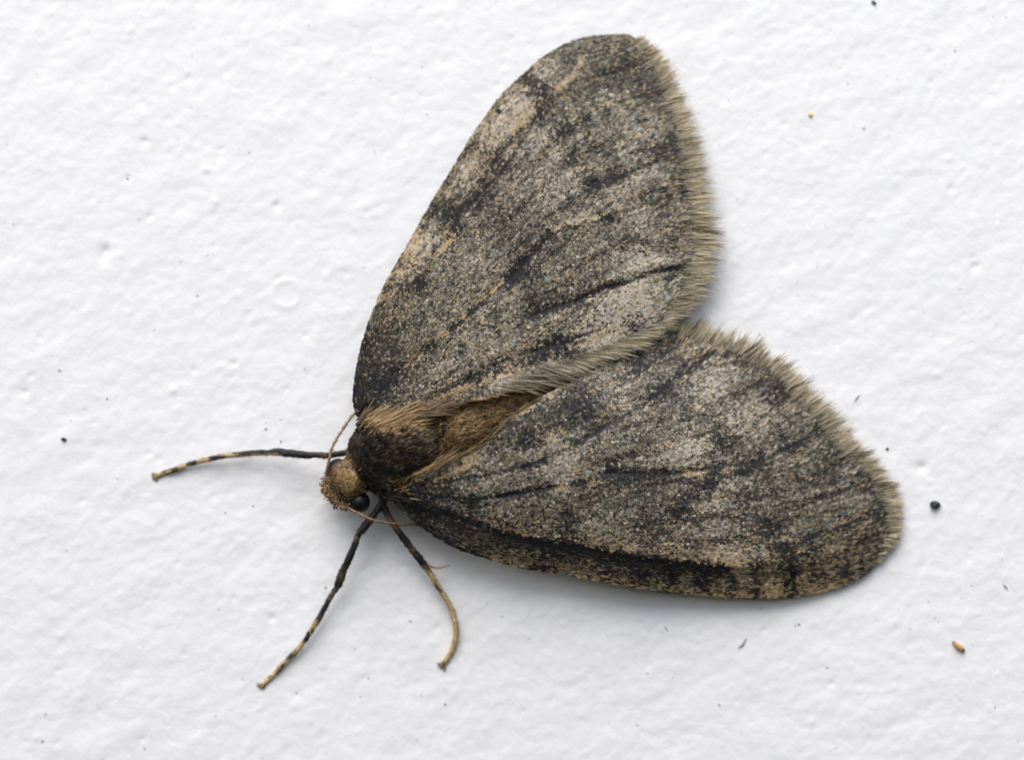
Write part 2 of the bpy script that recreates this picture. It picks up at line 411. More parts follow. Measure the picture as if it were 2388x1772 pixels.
for pts, w, a in (
        ([(1686, 869), (1650, 890)], 34, .32), ([(1741, 967), (1770, 960)], 36, .34), ([(1702, 1006)], 22, .3), ([(1890, 945)], 24, .22), ([(1591, 1078), (1560, 1080)], 28, .3), ([(1632, 1035), (1610, 1050)], 26, .26),
        ([(1330, 1060), (1290, 1090)], 34, .2), ([(1440, 1020), (1420, 1040)], 30, .16), ([(1160, 1110), (1120, 1130)], 30, .14), ([(1690, 1240), (1720, 1260), (1650, 1230)], 34, .2), ([(1400, 1220), (1440, 1240)], 34, .14), ([(1590, 1260), (1660, 1290), (1720, 1310)], 24, .2),
        ([(1960, 1150), (1930, 1170)], 34, .12), ([(1700, 1150), (1660, 1165)], 26, .16), ([(1640, 940), (1600, 990)], 30, .12), ([(1450, 930), (1470, 960)], 28, .14), ([(1730, 1340), (1790, 1360), (1800, 1390)], 18, .2)):
    DL.stroke(pts, w, -1.2 * a)
TAN_L = [([(1290, 1137), (1318, 1132)], 6, .9), ([(1365, 1124), (1398, 1117)], 7, .95), ([(1590, 1098), (1640, 1108)], 6, .7), ([(958, 1116), (1039, 1078), (1106, 1062)], 9, .9), ([(1012, 1119), (1114, 1075)], 6, .8),
         ([(1190, 975), (1298, 910)], 6, .35), ([(1280, 1018), (1300, 1010)], 12, .6),
         ([(1133, 1300), (1320, 1341), (1534, 1379), (1759, 1396), (1963, 1368)], 18, .6), ([(1377, 1265), (1540, 1290), (1700, 1310)], 20, .45), ([(1700, 1340), (1900, 1370)], 40, .5), ([(1850, 1040)], 16, .5), ([(2000, 1250), (1950, 1300)], 60, .3), ([(1600, 800), (1650, 810)], 30, .4), ([(1130, 1230), (1330, 1250)], 25, .3)]
for pts, w, a in TAN_L: TL.stroke(pts, w, a)
for pts, w, a in TAN_L[:7]: DL.stroke(pts, w * 0.9, -0.35)

C_DARK = srgb(27, 26, 29); C_LOW = srgb(68, 63, 54); C_MID = srgb(113, 106, 91); C_PALE = srgb(184, 175, 157); C_TAN = srgb(176, 151, 112); C_BLUE = srgb(140, 143, 148)
C_FRINGE = srgb(242, 228, 194); C_FRINGE_D = srgb(150, 136, 106)


def coons(c_in, c_co, c_ba, c_ou, nt, ns):
    """c_in/c_co along t (base to margin), c_ba/c_ou along s (inner to costa)"""
    t = np.linspace(0, 1, nt)[:, None, None]; s = np.linspace(0, 1, ns)[None, :, None]
    a = c_in[:, None]; b = c_co[:, None]; c = c_ba[None]; d = c_ou[None]
    return (1 - s) * a + s * b + (1 - t) * c + t * d - ((1 - s) * (1 - t) * c_in[0] + s * (1 - t) * c_co[0] + (1 - s) * t * c_in[-1] + s * t * c_co[-1])


def polydist(u, v, pts):
    p = np.asarray(pts, float); d = np.full(np.shape(u), 1e9)
    for a, b in zip(p[:-1], p[1:]):
        ab = b - a; L = (ab ** 2).sum() + 1e-9
        t = np.clip(((u - a[0]) * ab[0] + (v - a[1]) * ab[1]) / L, 0, 1)
        d = np.minimum(d, np.hypot(u - a[0] - t * ab[0], v - a[1] - t * ab[1]))
    return d


def lut(pairs, x):
    return np.interp(x, [a for a, _ in pairs], [b for _, b in pairs])


def build_wing(inner, costa, base, outer, h_in, h_co, hfun, D, T, label, nscale, seed, streak, veins):
    r = np.random.default_rng(seed)
    NT, NS = 150, 90
    ci, cc, cb, co = catmull(inner, NT), catmull(costa, NT), catmull(base, NS), catmull(outer, NS)
    UV = coons(ci, cc, cb, co, NT, NS)
    t = np.linspace(0, 1, NT)[:, None]; s = np.linspace(0, 1, NS)[None, :]
    H = (1 - s) * lut(h_in, t) + s * lut(h_co, t)
    H = H + hfun(UV[..., 0], UV[..., 1], t, s, cc)
    X = P(UV[..., 0], UV[..., 1], H)
    Tt = np.gradient(X, axis=0); Ts = np.gradient(X, axis=1)
    N = np.cross(Tt, Ts); N /= np.linalg.norm(N, axis=-1)[..., None]
    N *= -np.sign(N[..., 1:2])                       # outwards from the wall
    # membrane, 0.03 mm thick
    thick = 0.03 * MM
    top = X.reshape(-1, 3); bot = (X - N * thick).reshape(-1, 3)
    gf = grid_faces(NT, NS); n = NT * NS
    ring = np.r_[np.arange(NS), np.arange(1, NT) * NS + NS - 1, (NT - 1) * NS + np.arange(NS - 2, -1, -1), np.arange(NT - 2, 0, -1) * NS]
    nx = np.roll(ring, -1)
    F = np.vstack([gf, gf[:, ::-1] + n, np.stack([ring, nx, nx + n, ring + n], -1)])
    dk = np.clip(D.at(UV[..., 0], UV[..., 1]), 0, 1).reshape(-1, 1)
    tn = np.clip(T.at(UV[..., 0], UV[..., 1]), 0, 1).reshape(-1, 1)
    cm = (C_LOW * (1 - tn) + C_TAN * 0.45 * tn) * (1 - dk) + C_DARK * dk
    w = part('forewing', np.vstack([top, bot]), F.ravel(), np.full(len(F), 4), M_WING, moth, np.vstack([cm, cm * 0.8]) * 0.8)
    w['label'] = label
    # scales, one small shingle each
    e1 = UV[1:, :-1] - UV[:-1, :-1]; e2 = UV[:-1, 1:] - UV[:-1, :-1]
    area = np.abs(e1[..., 0] * e2[..., 1] - e1[..., 1] * e2[..., 0]).ravel()
    k = r.choice(len(area), nscale, p=area / area.sum())
    i, j = np.divmod(k, NS - 1); a = r.random(nscale)[:, None]; b = r.random(nscale)[:, None]

    def bil(G): return (G[i, j] * (1 - a) + G[i + 1, j] * a) * (1 - b) + (G[i, j + 1] * (1 - a) + G[i + 1, j + 1] * a) * b
    p = bil(X); uv = bil(UV); nn = bil(N); tt = bil(Tt)
    tq = (i + a[:, 0]) / (NT - 1); sq = (j + b[:, 0]) / (NS - 1)
    tt /= np.linalg.norm(tt, axis=1)[:, None]; ss = np.cross(nn, tt)
    st = streak(uv[:, 0], uv[:, 1], tq, sq)           # 0 = short round scales, 1 = long narrow ones
    ang = r.normal(0, 0.22 - 0.06 * st, nscale)[:, None]
    dd = tt * np.cos(ang) + ss * np.sin(ang); sd = ss * np.cos(ang) - tt * np.sin(ang)
    Ln = (9.5 + 11 * st) * r.uniform(0.8, 1.25, nscale) / PXMM * MM
    Wd = (5.2 - 1.6 * st) * r.uniform(0.8, 1.25, nscale) / PXMM * MM
    lo = r.uniform(0.001, 0.012, nscale)[:, None] * MM; hi = lo + (0.010 + 0.022 * r.random(nscale)[:, None]) * MM
    roll = r.normal(0, 0.12, nscale)[:, None]
    prof = ((0, .3), (.72, .5), (1.0, 0.0), (.72, -.5), (0, -.3))
    V = np.stack([p + dd * (Ln * (x - 0.5))[:, None] + sd * (Wd * y)[:, None] + nn * (lo + (hi - lo) * x + roll * (Wd * y)[:, None]) for x, y in prof], 1)
    dkp = D.at(uv[:, 0], uv[:, 1]); tnp = np.clip(T.at(uv[:, 0], uv[:, 1]), 0, 1)
    NA = fft_noise(400, 700, 10, 60, 0, seed + 5, .7); NB = fft_noise(400, 700, 22, 70, 0, seed + 6, .7)
    ia = (tq * 399).astype(int); ib = (sq * 699).astype(int)
    dkp = dkp + 0.05 * NA[ia, ib] + 0.02 * NB[ia, ib]
    for sv, t0 in veins:                              # scales along the veins lie darker in dashes
        g = np.exp(-((sq - sv - 0.012 * np.sin(tq * 9 + sv * 40)) * 520 * (0.25 + tq) / 6.0) ** 2) * smooth(t0, t0 + .1, tq)
        dkp = dkp + g * (0.16 + 0.20 * np.sin(tq * 24 + sv * 77))
        tnp = np.clip(tnp + g * 0.18, 0, 1)
    tone = 1.02 - 1.10 * np.where(dkp > .75, .75 + (dkp - .75) * .5, dkp) + r.normal(0, 0.13, nscale)
    tone = np.where(r.random(nscale) < 0.13, tone - r.uniform(.25, .6, nscale), tone)
    tone = np.where(r.random(nscale) < 0.14, tone + r.uniform(.1, .4, nscale), tone)
    tone = np.clip(tone, 0, 1)[:, None]
    ks = [0, .3, .6, 1]
    pale = np.concatenate([np.interp(tone, ks, [x[q] for x in (C_DARK, C_LOW, C_MID, C_PALE)]) for q in range(3)], 1)
    isT = (r.random(nscale) < np.minimum(tnp, .3 + .5 * tnp))[:, None] & (tone > .22)
    c = np.where(isT, C_TAN * (0.35 + 0.75 * tone), pale)
    c = np.where((r.random(nscale) < 0.07)[:, None] & ~isT & (tone > .35), C_BLUE * (0.45 + 0.5 * tone), c)
    c = c * r.uniform(.86, 1.14, nscale)[:, None]
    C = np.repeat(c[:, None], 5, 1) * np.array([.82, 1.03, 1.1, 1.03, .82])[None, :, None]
    Fs = np.arange(nscale * 5)
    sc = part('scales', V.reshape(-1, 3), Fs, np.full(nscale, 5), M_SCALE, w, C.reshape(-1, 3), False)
    sc['kind'] = 'stuff'
    return w, dict(UV=UV, X=X, N=N, Tt=Tt, H=H, ci=ci, cc=cc, co=co)


# --- left forewing: costa bent down towards the wall
L_INNER = [(925, 1118), (1000, 1095), (1060, 1070), (1115, 1038), (1162, 1003), (1200, 965), (1250, 935), (1330, 892), (1430, 845), (1505, 808), (1560, 775)]
L_COSTA = [(920, 1170), (945, 1196), (971, 1218), (1019, 1253), (1073, 1280), (1137, 1301), (1212, 1322), (1320, 1339), (1427, 1360), (1534, 1377), (1663, 1389), (1759, 1394), (1824, 1393), (1899, 1382), (1963, 1366), (2015, 1339), (2046, 1312)]
L_OUTER = [(1560, 775), (1590, 776), (1645, 790), (1695, 805), (1748, 828), (1790, 852), (1835, 885), (1868, 918), (1900, 955), (1940, 1000), (1965, 1035), (2000, 1065), (2030, 1095), (2055, 1130), (2072, 1160), (2083, 1195), (2086, 1232), (2072, 1275), (2046, 1312)]


def h_left(u, v, t, s, cc):
    d = polydist(u, v, cc)
    amp = lut([(0, .2), (.15, .5), (.5, .52), (.72, .36), (.86, .12), (1, .03)], t)
    fw = lut([(0, 36), (.12, 50), (.3, 70), (1, 72)], t)       # width of the bent strip, px
    x = np.clip(d / fw, 0, 1.6)
    drop = 0.35 * smooth(0, 0.75, x) + 0.65 * smooth(0.62, 1.05, x)
    h = amp * drop + 0.22 * np.sin(math.pi * s) * smooth(0, .3, t) * smooth(1.05, .6, t)
    for pts, w, a in (([(1416, 1104), (1560, 1102), (1770, 1075)], 10, .05), ([(1160, 1159), (1281, 1136)], 8, .05), ([(1345, 1033), (1440, 975)], 8, .05), ([(1219, 1092), (1262, 1075)], 8, .04), ([(1655, 828), (1560, 890)], 10, .05)):
        h = h - a * np.exp(-(polydist(u, v, pts) / w) ** 2)
    return h + 0.025 * np.sin(u / 43 + v / 27) * np.sin(v / 39) * smooth(0, .2, t)


def streak_l(u, v, t, s): return np.clip(smooth(.8, 1, t) * 0.9 + smooth(.72, .95, s) * 0.7, 0, 1)


wing_l, WL = build_wing(L_INNER, L_COSTA, [(925, 1118), (918, 1140), (920, 1170)], L_OUTER,
                        [(0, 1.75), (.35, 1.75), (.6, 1.3), (.85, .75), (1, .45)], [(0, 1.25), (.2, 1.12), (.5, .9), (.72, .5), (.88, .24), (1, .16)],
                        h_left, DL, TL, 'lower forewing with a dark bent leading edge', 92000, 31, streak_l, [(.1, .45), (.2, .4), (.31, .5), (.42, .35), (.55, .5), (.63, .55), (.72, .55), (.8, .5)])

# --- right forewing: lies over the left one along its inner margin
R_INNER = [(880, 1006), (910, 993), (985, 964), (1056, 945), (1140, 926), (1205, 906), (1262, 882), (1320, 855), (1385, 829), (1440, 808), (1500, 781), (1545, 748)]
R_COSTA = [(832, 968), (824, 935), (826, 905), (834, 848), (847, 794), (867, 735), (890, 681), (922, 622), (944, 585), (971, 536), (1014, 461), (1057, 392), (1116, 295), (1169, 225), (1223, 172), (1287, 121), (1352, 92), (1405, 84), (1455, 82), (1482, 92)]
R_OUTER = [(1545, 748), (1575, 716), (1600, 678), (1612, 644), (1624, 601), (1628, 536), (1622, 483), (1612, 429), (1602, 354), (1588, 300), (1575, 255), (1557, 210), (1538, 160), (1512, 118), (1482, 92)]


def h_right(u, v, t, s, cc):
    d = polydist(u, v, cc)
    h = -0.16 * np.exp(-(d / 26) ** 2) + 0.22 * np.sin(math.pi * s) * smooth(0, .3, t) * smooth(1.05, .6, t)
    for pts, w, a in (([(1625, 623), (1514, 635), (1420, 670), (1339, 702), (1231, 740)], 11, .055), ([(1284, 547), (1182, 657)], 8, .05), ([(1172, 658), (1048, 771), (919, 876)], 7, .05), ([(1300, 800), (1140, 860), (1000, 930)], 8, .05), ([(1430, 405), (1360, 442)], 9, .04)):
        h = h - a * np.exp(-(polydist(u, v, pts) / w) ** 2)
    up = [(1625, 610), (1514, 622), (1420, 656), (1339, 688)]
    h = h + 0.045 * np.exp(-(polydist(u, v, up) / 12) ** 2)
    return h + 0.025 * np.sin(u / 37 + v / 31) * np.sin(v / 41) * smooth(0, .2, t)


def streak_r(u, v, t, s): return np.clip(smooth(.82, 1, t) * 0.9 + smooth(.9, 1, s) * 0.4, 0, 1)


wing_r, WR = build_wing(R_INNER, R_COSTA, [(880, 1006), (852, 992), (832, 968)], R_OUTER,
                        [(0, 1.9), (.35, 2.05), (.6, 1.72), (.85, 1.15), (1, .85)], [(0, 1.35), (.2, .9), (.5, .6), (.8, .35), (1, .3)],
                        h_right, DR, TR, 'upper forewing lying over the lower one at its hair fringed inner edge', 88000, 32, streak_r, [(.1, .3), (.22, .35), (.36, .5), (.47, .45), (.57, .5), (.67, .55), (.77, .5), (.88, .4)])


# --- fringes
def fringe(wing, W, path, dirs, n, length, seed, depth=26, dark=0.2, hoff=0.0, width=2.5, wingd=None, hdrop=0.0):
    """hairs rooted along path = [(u, v, h)], pointing along dirs = [(du, dv)], in photo-plane directions"""
    r = np.random.default_rng(seed)
    c = catmull(path, 400)
    dd = catmull(dirs, 400) if len(dirs) > 2 else np.linspace(dirs[0], dirs[-1], 400)
    ll = np.interp(np.linspace(0, 1, 400), np.linspace(0, 1, len(length)), length)
    k = r.random(n) * 399; i = k.astype(int); f = (k - i)[:, None]
    p = c[i] * (1 - f) + c[np.minimum(i + 1, 399)] * f; d = dd[i]
    d = d / np.linalg.norm(d, axis=1)[:, None]
    clump = np.interp(k, np.arange(0, 400, 2.2), r.normal(0, 1, len(np.arange(0, 400, 2.2))))
    clump2 = np.interp(k, np.arange(0, 400, 6.0), r.normal(0, 1, len(np.arange(0, 400, 6.0))))
    an = r.normal(0, 0.10, n) + 0.10 * clump
    d = np.stack([d[:, 0] * np.cos(an) - d[:, 1] * np.sin(an), d[:, 0] * np.sin(an) + d[:, 1] * np.cos(an)], -1)
    back = r.uniform(0.0, 1, n) ** 1.6 * depth
    L = ll[i] * np.clip(r.normal(.76, .22, n) * (1 + 0.17 * clump + .09 * clump2), .25, 1.35) + back
    root = P(p[:, 0] - d[:, 0] * back, p[:, 1] - d[:, 1] * back, p[:, 2] + hoff + r.uniform(0.01, 0.07, n) + hdrop * back / 100)
    D3 = np.stack([d[:, 0], r.normal(0.02, 0.05, n) + hdrop * 0.4, -d[:, 1]], -1); D3 /= np.linalg.norm(D3, axis=1)[:, None]
    nr = np.tile((0.0, -1.0, 0.0), (n, 1)) + r.normal(0, 0.35, (n, 3)); nr -= D3 * (nr * D3).sum(1)[:, None]; nr /= np.linalg.norm(nr, axis=1)[:, None]
    g = np.clip(r.normal(1, 0.16, n) + 0.08 * clump2, 0.5, 1.4)[:, None]
    isd = (r.random(n) < np.clip(dark + 0.16 * clump2 + .14 * clump, 0.04, 0.9))[:, None]
    mixr = r.uniform(.0, .85, n)[:, None]
    c0 = np.where(isd, C_LOW, C_FRINGE_D * (1 - mixr) + C_FRINGE * mixr) * g
    inn = (r.random(n) < smooth(2, 26, back))[:, None]            # hairs rooted on the wing keep its tones
    c0 = np.where(inn, C_LOW * (1 - mixr) + C_PALE * mixr, c0)
    tipd = (r.random(n) < 0.2)[:, None]
    c1 = np.where(isd, C_FRINGE_D * .6, np.where(tipd, C_FRINGE * 0.5, C_FRINGE)) * g
    return root, D3, nr, L / PXMM * MM, width * r.uniform(0.7, 1.3, n) / PXMM * MM, r.normal(-0.02, 0.03, n) * MM, c0, c1


def cat(*sets): return [np.concatenate(x) for x in zip(*sets)]


def along(W, edge, idx=None):
    if edge == 'outer': a, h = W['UV'][-1], W['H'][-1]
    else: a, h = W['UV'][:, 0], W['H'][:, 0]
    sel = np.linspace(0, len(a) - 1, 14).astype(int) if idx is None else np.linspace(int(idx[0] * (len(a) - 1)), int(idx[1] * (len(a) - 1)), 14).astype(int)
    return np.column_stack([a[sel], h[sel]])


fr1 = fringe(wing_r, WR, along(WR, 'outer'), [(.97, -.12), (1, -.06), (1, .0), (1, .08), (1, .06), (1, 0.02), (1, -.05), (.97, -.2), (.8, -.5)], 2700, [50, 56, 54, 52, 50, 44, 38, 34, 32, 18], 41, depth=40, dark=.2)
fr2 = fringe(wing_r, WR, along(WR, 'inner', (.62, 1)), [(1, .30), (1, .28), (1, .18), (1, .10), (.98, -.1)], 850, [40, 52, 54, 50, 48], 42, depth=30, dark=.2, hdrop=.35)
fr3 = fringe(wing_r, WR, along(WR, 'inner', (.46, .64)), [(1, .03), (1, .12), (1, .22), (1, .34)], 230, [44, 60, 74, 60], 43, depth=60, dark=.6, hdrop=.3, width=2.2)
fr4 = fringe(wing_r, WR, along(WR, 'inner', (.02, .45)), [(1, -.30), (1, -.25), (1, -.15), (1, -.05)], 90, [26, 34, 34, 30], 44, depth=40, dark=.25, width=2.2)
fr4[6][:] = fr4[6] * srgb(214, 190, 160) / srgb(235, 235, 235); fr4[7][:] = fr4[7] * srgb(205, 180, 150) / srgb(235, 235, 235)
ribbons('fringe', *cat(fr1, fr2, fr3, fr4), parent=wing_r, mat=M_FRINGE)
fl1 = fringe(wing_l, WL, along(WL, 'outer'), [(.45, -.8), (.55, -.8), (.6, -.78), (.66, -.74), (.7, -.7), (.72, -.66), (.78, -.6), (.9, -.42), (1, -.2), (1, -.08), (1, .0), (.95, .1)], 2800, [42, 48, 46, 44, 42, 42, 42, 40, 36, 30, 22, 10], 45, depth=38, dark=.24)
fl2 = fringe(wing_l, WL, along(WL, 'inner', (.36, .62)), [(.85, -.55), (.85, -.5), (.9, -.4)], 90, [34, 34, 30], 46, depth=20, dark=.35, width=2)
fl3 = fringe(wing_l, WL, along(WL, 'inner', (.0, .32)), [(.9, -.42), (.88, -.45), (.85, -.5)], 260, [40, 46, 40], 47, depth=34, dark=.5, width=2.2)
for q in (fl2, fl3):
    q[6][:] = q[6] * srgb(210, 185, 150) / srgb(240, 240, 240); q[7][:] = q[7] * srgb(205, 178, 140) / srgb(240, 240, 240)
fl4 = fringe(wing_l, WL, along(WL, 'inner', (.12, .52)), [(.72, -.7), (.7, -.7), (.75, -.6)], 420, [14, 20, 24], 48, depth=40, dark=.55, width=2.2)
fl4[6][:] *= .5; fl4[7][:] = fl4[7] * srgb(205, 178, 140) * .9
ribbons('fringe', *cat(fl1, fl3, fl4), parent=wing_l, mat=M_FRINGE)

# ------------------------------------------------------------------ body
#         u     v     h    half width  half height (mm)
SPINE = [(760, 1146, .80, .03, .03), (768, 1143, .86, .30, .28), (780, 1137, .95, .50, .44), (798, 1127, 1.10, .60, .54), (816, 1115, 1.18, .58, .54), (831, 1104, 1.15, .56, .50),
         (843, 1096, 1.15, .74, .66), (862, 1084, 1.22, .98, .90), (888, 1069, 1.28, 1.10, 1.00), (920, 1052, 1.30, 1.12, 1.04), (958, 1034, 1.30, 1.04, 1.0), (988, 1020, 1.26, .94, .90), (1008, 1011, 1.16, .82, .74), (1018, 1006, 1.14, .80, .70),
         (1034, 1000, 1.14, .88, .80), (1070, 988, 1.10, .90, .80), (1110, 972, 1.02, .84, .74), (1160, 950, .92, .74, .66), (1230, 918, .80, .6, .54), (1300, 886, .70, .42, .4), (1350, 862, .62, .25, .25), (1375, 852, .6, .03, .03)]
NSP, NRG = 180, 64
sp = catmull(SPINE, NSP)
ax = np.gradient(sp[:, :2], axis=0); ax /= np.linalg.norm(ax, axis=1)[:, None]
th = np.linspace(0, 2 * math.pi, NRG, endpoint=False)
bn = fft_noise(NSP, NRG, 9, 7, 0, 51); bn2 = fft_noise(NSP, NRG, 4, 3.5, 0, 52)
arc = np.r_[0, np.cumsum(np.linalg.norm(np.diff(sp[:, :2], axis=0), axis=1))]
seg = 0.045 * (np.sin(arc / 84 * 2 * math.pi) ** 2) * smooth(1020, 1060, sp[:, 0])     # abdomen rings
rw = np.maximum(sp[:, 3], .02)[:, None] * (1 + 0.02 * bn + 0.012 * bn2) - seg[:, None]
rh = np.maximum(sp[:, 4], .02)[:, None] * (1 + 0.02 * bn + 0.012 * bn2) - seg[:, None]
BU = sp[:, 0:1] - ax[:, 1:2] * np.cos(th) * rw * PXMM
BV = sp[:, 1:2] + ax[:, 0:1] * np.cos(th) * rw * PXMM
BH = sp[:, 2:3] + np.sin(th) * rh
BX = P(BU, BV, BH)


def body_col(u, v, r):
    """hair colour at a place on the body: tan head, dark thorax, tan shoulders, brown abdomen"""
    n = len(u)
    head = smooth(842, 822, u + 0.55 * (1100 - v) * 0 + (v - 1110) * -0.35)
    dark = srgb(38, 34, 31)[None] * r.uniform(.55, 1.5, n)[:, None]
    brown = srgb(98, 82, 60)[None] * r.uniform(.6, 1.2, n)[:, None]
    tan = srgb(168, 138, 94)[None] * r.uniform(.75, 1.15, n)[:, None]
    c = dark

    def mix(c, d, m): return c * (1 - m[:, None]) + d * m[:, None]
    pick = lambda m: (r.random(n) < np.clip(m, 0, 1)).astype(float)
    c = mix(c, brown, pick(0.22 + 0.2 * smooth(70, 20, np.hypot(u - 930, v - 1050))))
    c = mix(c, tan, pick(0.95 * np.exp(-((u - 872) / 22) ** 2 - ((v - 978) / 24) ** 2)))
    c = mix(c, tan, pick(0.9 * np.exp(-((u - 905) / 34) ** 2 - ((v - 1000) / 14) ** 2)))
    c = mix(c, tan, pick(0.75 * np.exp(-((u - 975) / 28) ** 2 - ((v - 1000) / 20) ** 2)))
    c = mix(c, brown, pick(0.8 * smooth(955, 1000, u)))
    c = mix(c, srgb(170, 138, 94)[None] * r.uniform(.5, 1.2, n)[:, None], pick(0.72 * smooth(1005, 1040, u)))
    c = mix(c, dark, pick(0.9 * np.exp(-((u - 1033) / 8) ** 2 - ((v - 1000) / 20) ** 2)))
    c = mix(c, dark, pick(0.8 * np.exp(-((u - 1012 - (v - 1030) * .12) / 6) ** 2 - ((v - 1030) / 50) ** 2)))
    c = mix(c, tan, pick(0.6 * np.exp(-((u - 935) / 40) ** 2 - ((v - 1122) / 12) ** 2)))
    hd = np.where(np.hypot((u - 805), (v - 1122)) < 26, 1.0, 0.0)
    c = mix(c, mix(brown, tan, pick(0.35 + 0.6 * hd)), pick(head))
    c = mix(c, dark, pick(0.75 * np.exp(-(polydist(u, v, [(782, 1128), (792, 1145), (806, 1160)]) / 5) ** 2)))
    return c


rb = np.random.default_rng(61)
bv = BX.reshape(-1, 3)
fi = np.arange(NSP - 1)[:, None] * NRG; fj = np.arange(NRG)[None]; fk = (fj + 1) % NRG
BF = np.stack([fi + fj, fi + NRG + fj, fi + NRG + fk, fi + fk], -1).reshape(-1, 4)
flat = np.r_[BF.ravel(), np.arange(NRG), (NSP - 1) * NRG + np.arange(NRG)[::-1]]
bc = body_col(BU.ravel(), BV.ravel(), rb)
bc3 = bc.reshape(NSP, NRG, 3)
for _ in range(3):
    bc3 = (bc3 + np.roll(bc3, 1, 1) + np.roll(bc3, -1, 1) + np.vstack([bc3[:1], bc3[:-1]]) + np.vstack([bc3[1:], bc3[-1:]])) / 5
body = part('body', bv, flat, np.r_[np.full(len(BF), 4), NRG, NRG], M_BODY, moth, bc3.reshape(-1, 3) * 0.8)
body['label'] = 'dark furry thorax with tan head and brown abdomen'

# fur: scale hairs combed backwards over the body
NF = 24000
fa = np.linalg.norm(np.cross(bv[BF[:, 1]] - bv[BF[:, 0]], bv[BF[:, 3]] - bv[BF[:, 0]]), axis=1)
fc = bv[BF].mean(1)
fa *= (fc[:, 1] < -0.0005)
uface = BU.ravel()[BF].mean(1)
fa *= np.where(uface < 1220, 1, 0)
k = rb.choice(len(BF), NF, p=fa / fa.sum())
wts = rb.dirichlet((1, 1, 1, 1), NF)
root = (bv[BF[k]] * wts[..., None]).sum(1)
fu = (BU.ravel()[BF[k]] * wts).sum(1); fv = (BV.ravel()[BF[k]] * wts).sum(1)
fn = np.cross(bv[BF[k, 1]] - bv[BF[k, 0]], bv[BF[k, 3]] - bv[BF[k, 0]]); fn /= np.linalg.norm(fn, axis=1)[:, None] + 1e-15
cen = P(sp[:, 0], sp[:, 1], sp[:, 2])[(k // NRG)]
fn *= np.sign((fn * (root - cen)).sum(1))[:, None]
axk = ax[k // NRG]
fwd = np.stack([axk[:, 0], np.zeros(NF), -axk[:, 1]], -1) + rb.normal(0, .22, (NF, 3))
fwd -= fn * (fwd * fn).sum(1)[:, None]; fwd /= np.linalg.norm(fwd, axis=1)[:, None]
lift = np.where(fu < 836, .35, .28)[:, None] + rb.normal(0, .1, NF)[:, None]
fd = fwd + fn * lift; fd /= np.linalg.norm(fd, axis=1)[:, None]
flen = np.where(fu < 836, 0.075, np.where(fu < 1010, 0.24, 0.16)) * rb.uniform(.6, 1.2, NF) * MM
fcol = body_col(fu, fv, rb)
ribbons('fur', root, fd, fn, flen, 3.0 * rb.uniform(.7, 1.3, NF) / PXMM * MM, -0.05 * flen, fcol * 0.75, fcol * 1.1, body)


def tufts(specs, seed):
    """long hair tufts: (root u, v, h, scatter px, du, dv, dh, length px, n, colour)"""
    r = np.random.default_rng(seed); S = []
    for u, v, h, sc, du, dv, dh, Lp, n, colr in specs:
        ru = u + r.normal(0, sc, n); rv = v + r.normal(0, sc, n)
        d = np.stack([du + r.normal(0, .12, n), -dh + r.normal(0, .05, n), -dv + r.normal(0, .12, n)], -1); d /= np.linalg.norm(d, axis=1)[:, None]
        nr = np.tile((0.0, -1.0, 0.0), (n, 1)) + r.normal(0, .3, (n, 3)); nr -= d * (nr * d).sum(1)[:, None]; nr /= np.linalg.norm(nr, axis=1)[:, None]
        g = r.uniform(.7, 1.15, n)[:, None]
        S.append((P(ru, rv, h + r.uniform(-.05, .08, n)), d, nr, Lp * r.uniform(.6, 1.1, n) / PXMM * MM, 3.6 * r.uniform(.7, 1.2, n) / PXMM * MM, r.normal(-.03, .03, n) * MM, colr * .8 * g, colr * g))
    return cat(*S)


T1, T2, T3 = srgb(164, 136, 96), srgb(122, 102, 74), srgb(48, 42, 37)
ribbons('shoulder_tuft', *tufts([(868, 985, 2.0, 9, .8, -.35, .05, 52, 110, T1), (890, 1000, 2.12, 9, .9, -.42, .02, 70, 150, T1), (930, 985, 2.12, 9, .92, -.34, 0, 76, 130, T1), (985, 962, 2.14, 7, .95, -.22, 0, 76, 100, T2),
                                 (850, 985, 1.85, 9, .6, -.6, .1, 36, 70, T2), (843, 1000, 1.7, 9, .5, -.5, .2, 32, 70, T3), (845, 960, 1.6, 8, .5, -.7, .1, 34, 60, T3)], 71), parent=body)
ribbons('shoulder_tuft', *tufts([(938, 1122, 1.82, 9, .9, -.4, .05, 60, 110, T1), (960, 1112, 1.9, 8, .9, -.42, 0, 80, 130, T1), (1015, 1092, 1.9, 7, .9, -.42, 0, 76, 90, T2), (930, 1135, 1.75, 8, .95, -.2, .05, 55, 80, T2),
                                 (915, 1140, 1.6, 10, .8, .2, .1, 45, 80, T3), (960, 1140, 1.78, 9, .98, -.1, 0, 60, 60, T2)], 72), parent=body)


# eyes, slightly oval glossy beads
def ball(u, v, h, r, n=28, flat=1.0, name='eye', mat=None, parent=None, col=None):
    a = np.linspace(0, math.pi, n // 2 + 1)[1:-1]; b = np.linspace(0, 2 * math.pi, n, endpoint=False)
    c = P(u, v, h)
    V = [c + np.array((0, 0, r * MM))]
    for x in a:
        for y in b: V.append(c + np.array((math.sin(x) * math.cos(y) * r, math.sin(x) * math.sin(y) * r * flat, math.cos(x) * r)) * MM)
    V.append(c - np.array((0, 0, r * MM)))
    F = []; T = []
    m = len(a)
    for y in range(n): F += [0, 1 + y, 1 + (y + 1) % n]; T.append(3)
    for x in range(m - 1):
        for y in range(n):
            p = 1 + x * n + y; q = 1 + x * n + (y + 1) % n
            F += [p, p + n, q + n, q]; T.append(4)
    for y in range(n): F += [1 + (m - 1) * n + y, len(V) - 1, 1 + (m - 1) * n + (y + 1) % n]; T.append(3)
    return part(name, np.array(V), np.array(F), np.array(T), mat or M_EYE, parent or body, col)


